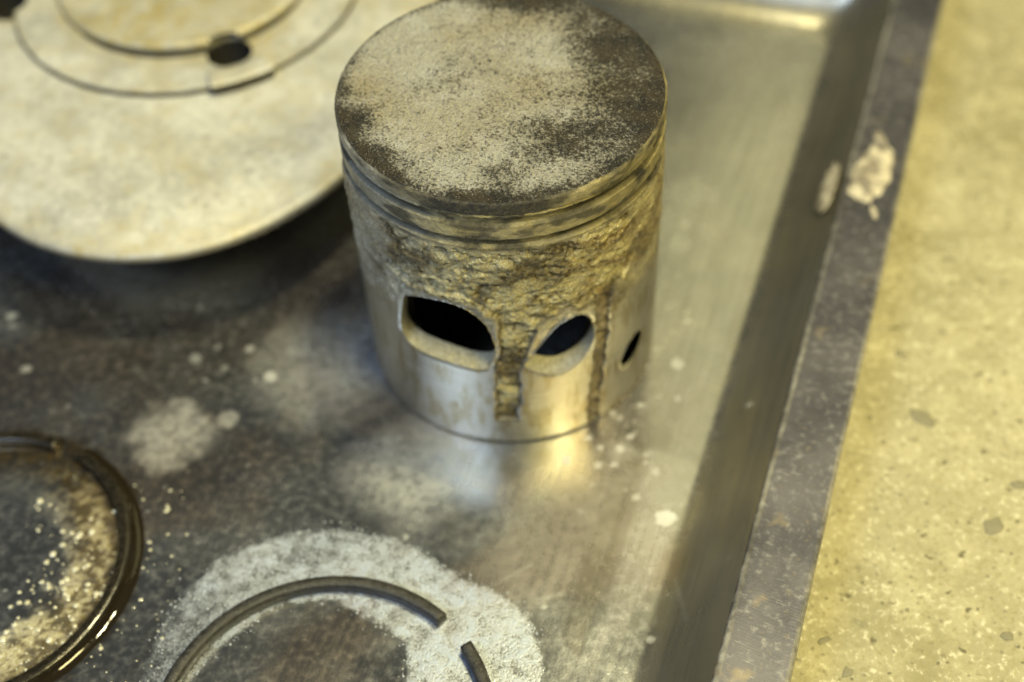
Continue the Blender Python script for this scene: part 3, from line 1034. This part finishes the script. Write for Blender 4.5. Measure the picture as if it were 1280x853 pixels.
pts = []
while len(pts) < 1900:
    q, g = RNG.uniform(-20, 175), RNG.uniform(15, 45)
    o_, i2 = np.interp(q, ka, ko), np.interp(q, ka, ki)
    edge = min(o_ + .4 - g, g - i2 + .4)
    if 27.9 < g < 30.6 and not (30.5 < q < 43.5):
        continue
    if edge > 0 or RNG.random() < math.exp(edge / .9) * .5:
        pts.append((RB[0] + g * math.cos(math.radians(q)), RB[1] + g * math.sin(math.radians(q)), .07 + .13 * RNG.random() ** 2))
o = beads('powder_grains', pts, simple('powder', (.30, .33, .40), (.56, .59, .66), .9, .6), .6)
tag(o, 'fine white powdery residue grains strewn around the dry piston ring', 'powder', kind='stuff')

# ================================================================== CYLINDER HEAD (upside down)
HC = np.array([-75.2, 96.0])


def mat_head(name, tint):
    t = NT(name)
    a = t.noise(.07, 5, .6)
    b = t.noise(.5, 4, .6)
    f = t.noise(2.5, 3, .6)
    ye = t.attr('grime')
    c = t.mix(t.ramp(a, .3, .7), (.37, .37, .35), (.55, .55, .525))
    c = t.mix(t.ramp(b, .5, .75, 0, .5), c, (.64, .63, .58))
    c = t.mix(t.ramp(b, .46, .28, 0, .6), c, (.28, .27, .235))
    c = t.mix(t.math('MULTIPLY', ye, t.ramp(b, .3, .7, .3, .9)), c, tint)
    c = t.mix(t.attr('seam_shade'), c, (.02, .017, .01))
    return t.out(c, .30, t.ramp(b, .3, .7, .42, .58), t.bump(t.math('ADD', b, t.math('MULTIPLY', f, .5)), .25, .6))


M_head = mat_head('head_alloy', (.34, .28, .12))
head = thing('cylinder_head', 'pale cast alloy cylinder head lying upside down behind the piston', 'cylinder head', (HC[0], HC[1], 0))


def head_shape(a):
    # front half is long, back half shorter
    return np.full(a.shape, 1.0), np.where(np.sin(a) < 0, 91.2 / 62.0, 60.0 / 62.0)


BOLTS = [(-62.4, 66.9, 5.2), (-119.5, 92.5, 4.9), (-44, 116, 4.4), (-98, 128, 4.4)]


def hole_drop(x, y, grow=0.0):
    d = np.zeros(x.shape)
    for bx, by, br in BOLTS:
        d = np.maximum(d, sstep(br + grow + .35, br + grow - .25, np.hypot(x - bx, y - by)))
    return d


def open_holes(V, F, grow):
    d = hole_drop(V[:, 0], V[:, 1], grow)
    return F[~(d[F] > .5).any(1)]


# top fin: polar sheet with rounded edge, then underside
na2 = 520
aa2 = np.linspace(0, 2 * np.pi, na2, endpoint=False)
rows = [(q, 26.0, 0) for q in np.linspace(.002, .975, 140)] + [(.988, 25.85, 1), (.995, 25.5, 1), (.999, 25.1, 1), (1.0, 24.6, 1), (.998, 23.9, 1), (.99, 23.5, 1), (.95, 23.3, 1),
                                                             (.7, 22.0, 1), (.5, 21.8, 1)]
V, gr = [], []
sx, sy = head_shape(aa2)
for q, z, edge in rows:
    wv = 1 + .012 * (fbm(np.cos(aa2) * 2, np.sin(aa2) * 2, 0 * aa2, 1.1, 3, 101) - .5) * (q > .4)
    x, y = HC[0] + 62 * q * wv * np.cos(aa2) * sx, HC[1] + 62 * q * wv * np.sin(aa2) * sy
    zz = np.full(na2, z) + .35 * (fbm(x, y, 0 * x, .06, 3, 102) - .5)
    # the fin falls away a little towards its front edge
    zz -= 2.2 * sstep(.78, 1.0, np.full(na2, q)) ** 2 * (1 if not edge else 1)
    if not edge:
        pass
    V.append(np.stack([x, y, zz], -1))
    gr.append(np.clip(.5 * sstep(.58, .8, fbm(x, y, 0 * x, .08, 4, 103)) + .35 * sstep(.9, 1, np.full(na2, q)) + .35 * sstep(.5, .65, fbm(x, y, 0 * x, .3, 3, 104)), 0, 1))  # grime patches, plus an outer band painting the edge's shading
Vh = np.concatenate(V)
mesh_obj('fin', Vh, open_holes(Vh, grid_faces(na2, len(rows), True), .3), M_head, head,
         dict(grime=np.concatenate(gr), seam_shade=np.repeat([0.0] * 140 + [.15, .35, .55, .7, .8, .9, .9, .9, .9], na2)))  # edge and underside rows darkened, their shade painted into the colour
for z1_, s1_ in ((15.5, .78), (8.5, .74)):
    V = []
    pr_ = [(.45, z1_ + 2.6), (.97, z1_ + 2.2), (1.0, z1_ + 1.1), (.97, z1_), (.45, z1_ - .3)]
    sx2, sy2 = head_shape(aa2[::4])
    for q, z in pr_:
        V.append(np.stack([HC[0] + 62 * s1_ * q * np.cos(aa2[::4]) * sx2, HC[1] + 62 * s1_ * q * np.sin(aa2[::4]) * sy2,
                           np.full(na2 // 4, z)], -1))
    V = np.concatenate(V)
    Fh = grid_faces(na2 // 4, 5, True)
    mesh_obj('fin', V, Fh, M_head, head, dict(grime=np.full(len(V), .6)))
V, F = lathe([(.1, .05), (20, .05), (24, .6), (27, 6), (30, 14), (34, 22.1)], 96, HC[0], HC[1])
mesh_obj('core', V, F, M_head, head, dict(grime=np.full(len(V), .6)))

# raised sealing flange with a tab
rows = list(np.linspace(30, 41.9, 70))
a3 = np.linspace(0, 2 * np.pi, 1200, endpoint=False)
deg = np.degrees(np.arctan2(np.sin(a3), np.cos(a3)))
t0_, t1_ = math.degrees(math.atan2(53.2 - HC[1], -65.4 - HC[0])), math.degrees(math.atan2(59.5 - HC[1], -51.6 - HC[0]))
tab = sstep(t0_ - .4, t0_ + .4, deg) * sstep(t1_ + .4, t1_ - .4, deg)
V, gr, se = [], [], []
for k, q in enumerate(rows + [42.3, 42.55, 42.6, 41.0]):
    e_ = max(0, (q - 30) / 12.6)
    rr2 = q + tab * 2.4 * e_ ** 6
    x, y = HC[0] + rr2 * np.cos(a3), HC[1] + rr2 * np.sin(a3)
    z = 27.4 + 1.7 * tab * sstep(36, 40, np.full(a3.shape, q)) + .3 * (fbm(x, y, 0 * x, .15, 3, 110) - .5)
    j = k - len(rows)
    if j == 0:
        z = z - .12
    elif j == 1:
        z = z - .4
    elif j == 2:
        z = np.full(a3.shape, 26.2) + 1.2 * tab
    elif j == 3:
        z = np.full(a3.shape, 24.5)
    V.append(np.stack([x, y, z], -1))
    se.append(np.clip((1.0 if j >= 1 else 0.0) * np.ones(a3.shape) + (.6 * (1 - tab) if j == 0 else 0), 0, 1))  # side faces of flange and tab painted near-black as shade
    gr.append(np.clip(.8 * sstep(.44, .66, fbm(x, y, 0 * x, .2, 4, 111)) * sstep(20, 8, np.hypot(x + 64, y - 62)) + .4 * sstep(.48, .70, fbm(x, y, 0 * x, .25, 4, 111)) + .5 * sstep(36, 31, rr2) + .8 * np.exp(-((rr2 - 42.3) / .8) ** 2) * sstep(.4, .6, fbm(x, y, 0 * x, .1, 3, 112)), 0, 1))
Vh = np.concatenate(V)
mesh_obj('sealing_flange', Vh, open_holes(Vh, grid_faces(1200, len(rows) + 4, True), 0), M_head, head, dict(grime=np.concatenate(gr), seam_shade=np.concatenate(se)))
# crusted disc in the middle, with a sunken seam round it
BC = np.array([-76.0, 100.6])
V, gr = [], []
for k, q in enumerate([34.2, 33.9, 33.2, 32.4, 32.2, 31.9, 31.3] + list(np.linspace(30.8, .1, 60))):
    x, y = BC[0] + q * np.cos(a3[::3]), BC[1] + q * np.sin(a3[::3])
    z = {0: 26.4, 1: 26.6, 2: 26.2, 3: 26.2, 4: 27.5, 5: 28.6, 6: 28.95}.get(k, 29.05)
    z = np.full(x.shape, z) + (.5 * (fbm(x, y, 0 * x, .4, 4, 120) - .5) if k > 5 else 0)
    V.append(np.stack([x, y, z], -1))
    gr.append(np.full(x.shape, 1.0) if k < 6 else np.clip(.65 + 1.6 * (fbm(x, y, 0 * x, .2, 4, 121) - .45), 0, 1))
V = np.concatenate(V)
mesh_obj('combustion_face', V, open_holes(V, grid_faces(400, 67, True), .2), mat_head('head_crust', (.30, .235, .05)), head, dict(grime=np.concatenate(gr), seam_shade=np.repeat((np.arange(67) < 5) * .92, 400)))  # groove and side of the disc darkened, shade painted into the colour

M_hole = simple('bolt_hole_shade', (.004, .004, .003), (.012, .011, .008), .7, .5)  # near-black liner colour paints in the shade deep in the holes
for bx, by, br in BOLTS:
    V, F = lathe([(br + .5, 26.9), (br + .4, 24), (br + .3, 4), (.05, 3.6)], 40, bx, by)
    mesh_obj('bolt_hole', V, F, M_hole, head)
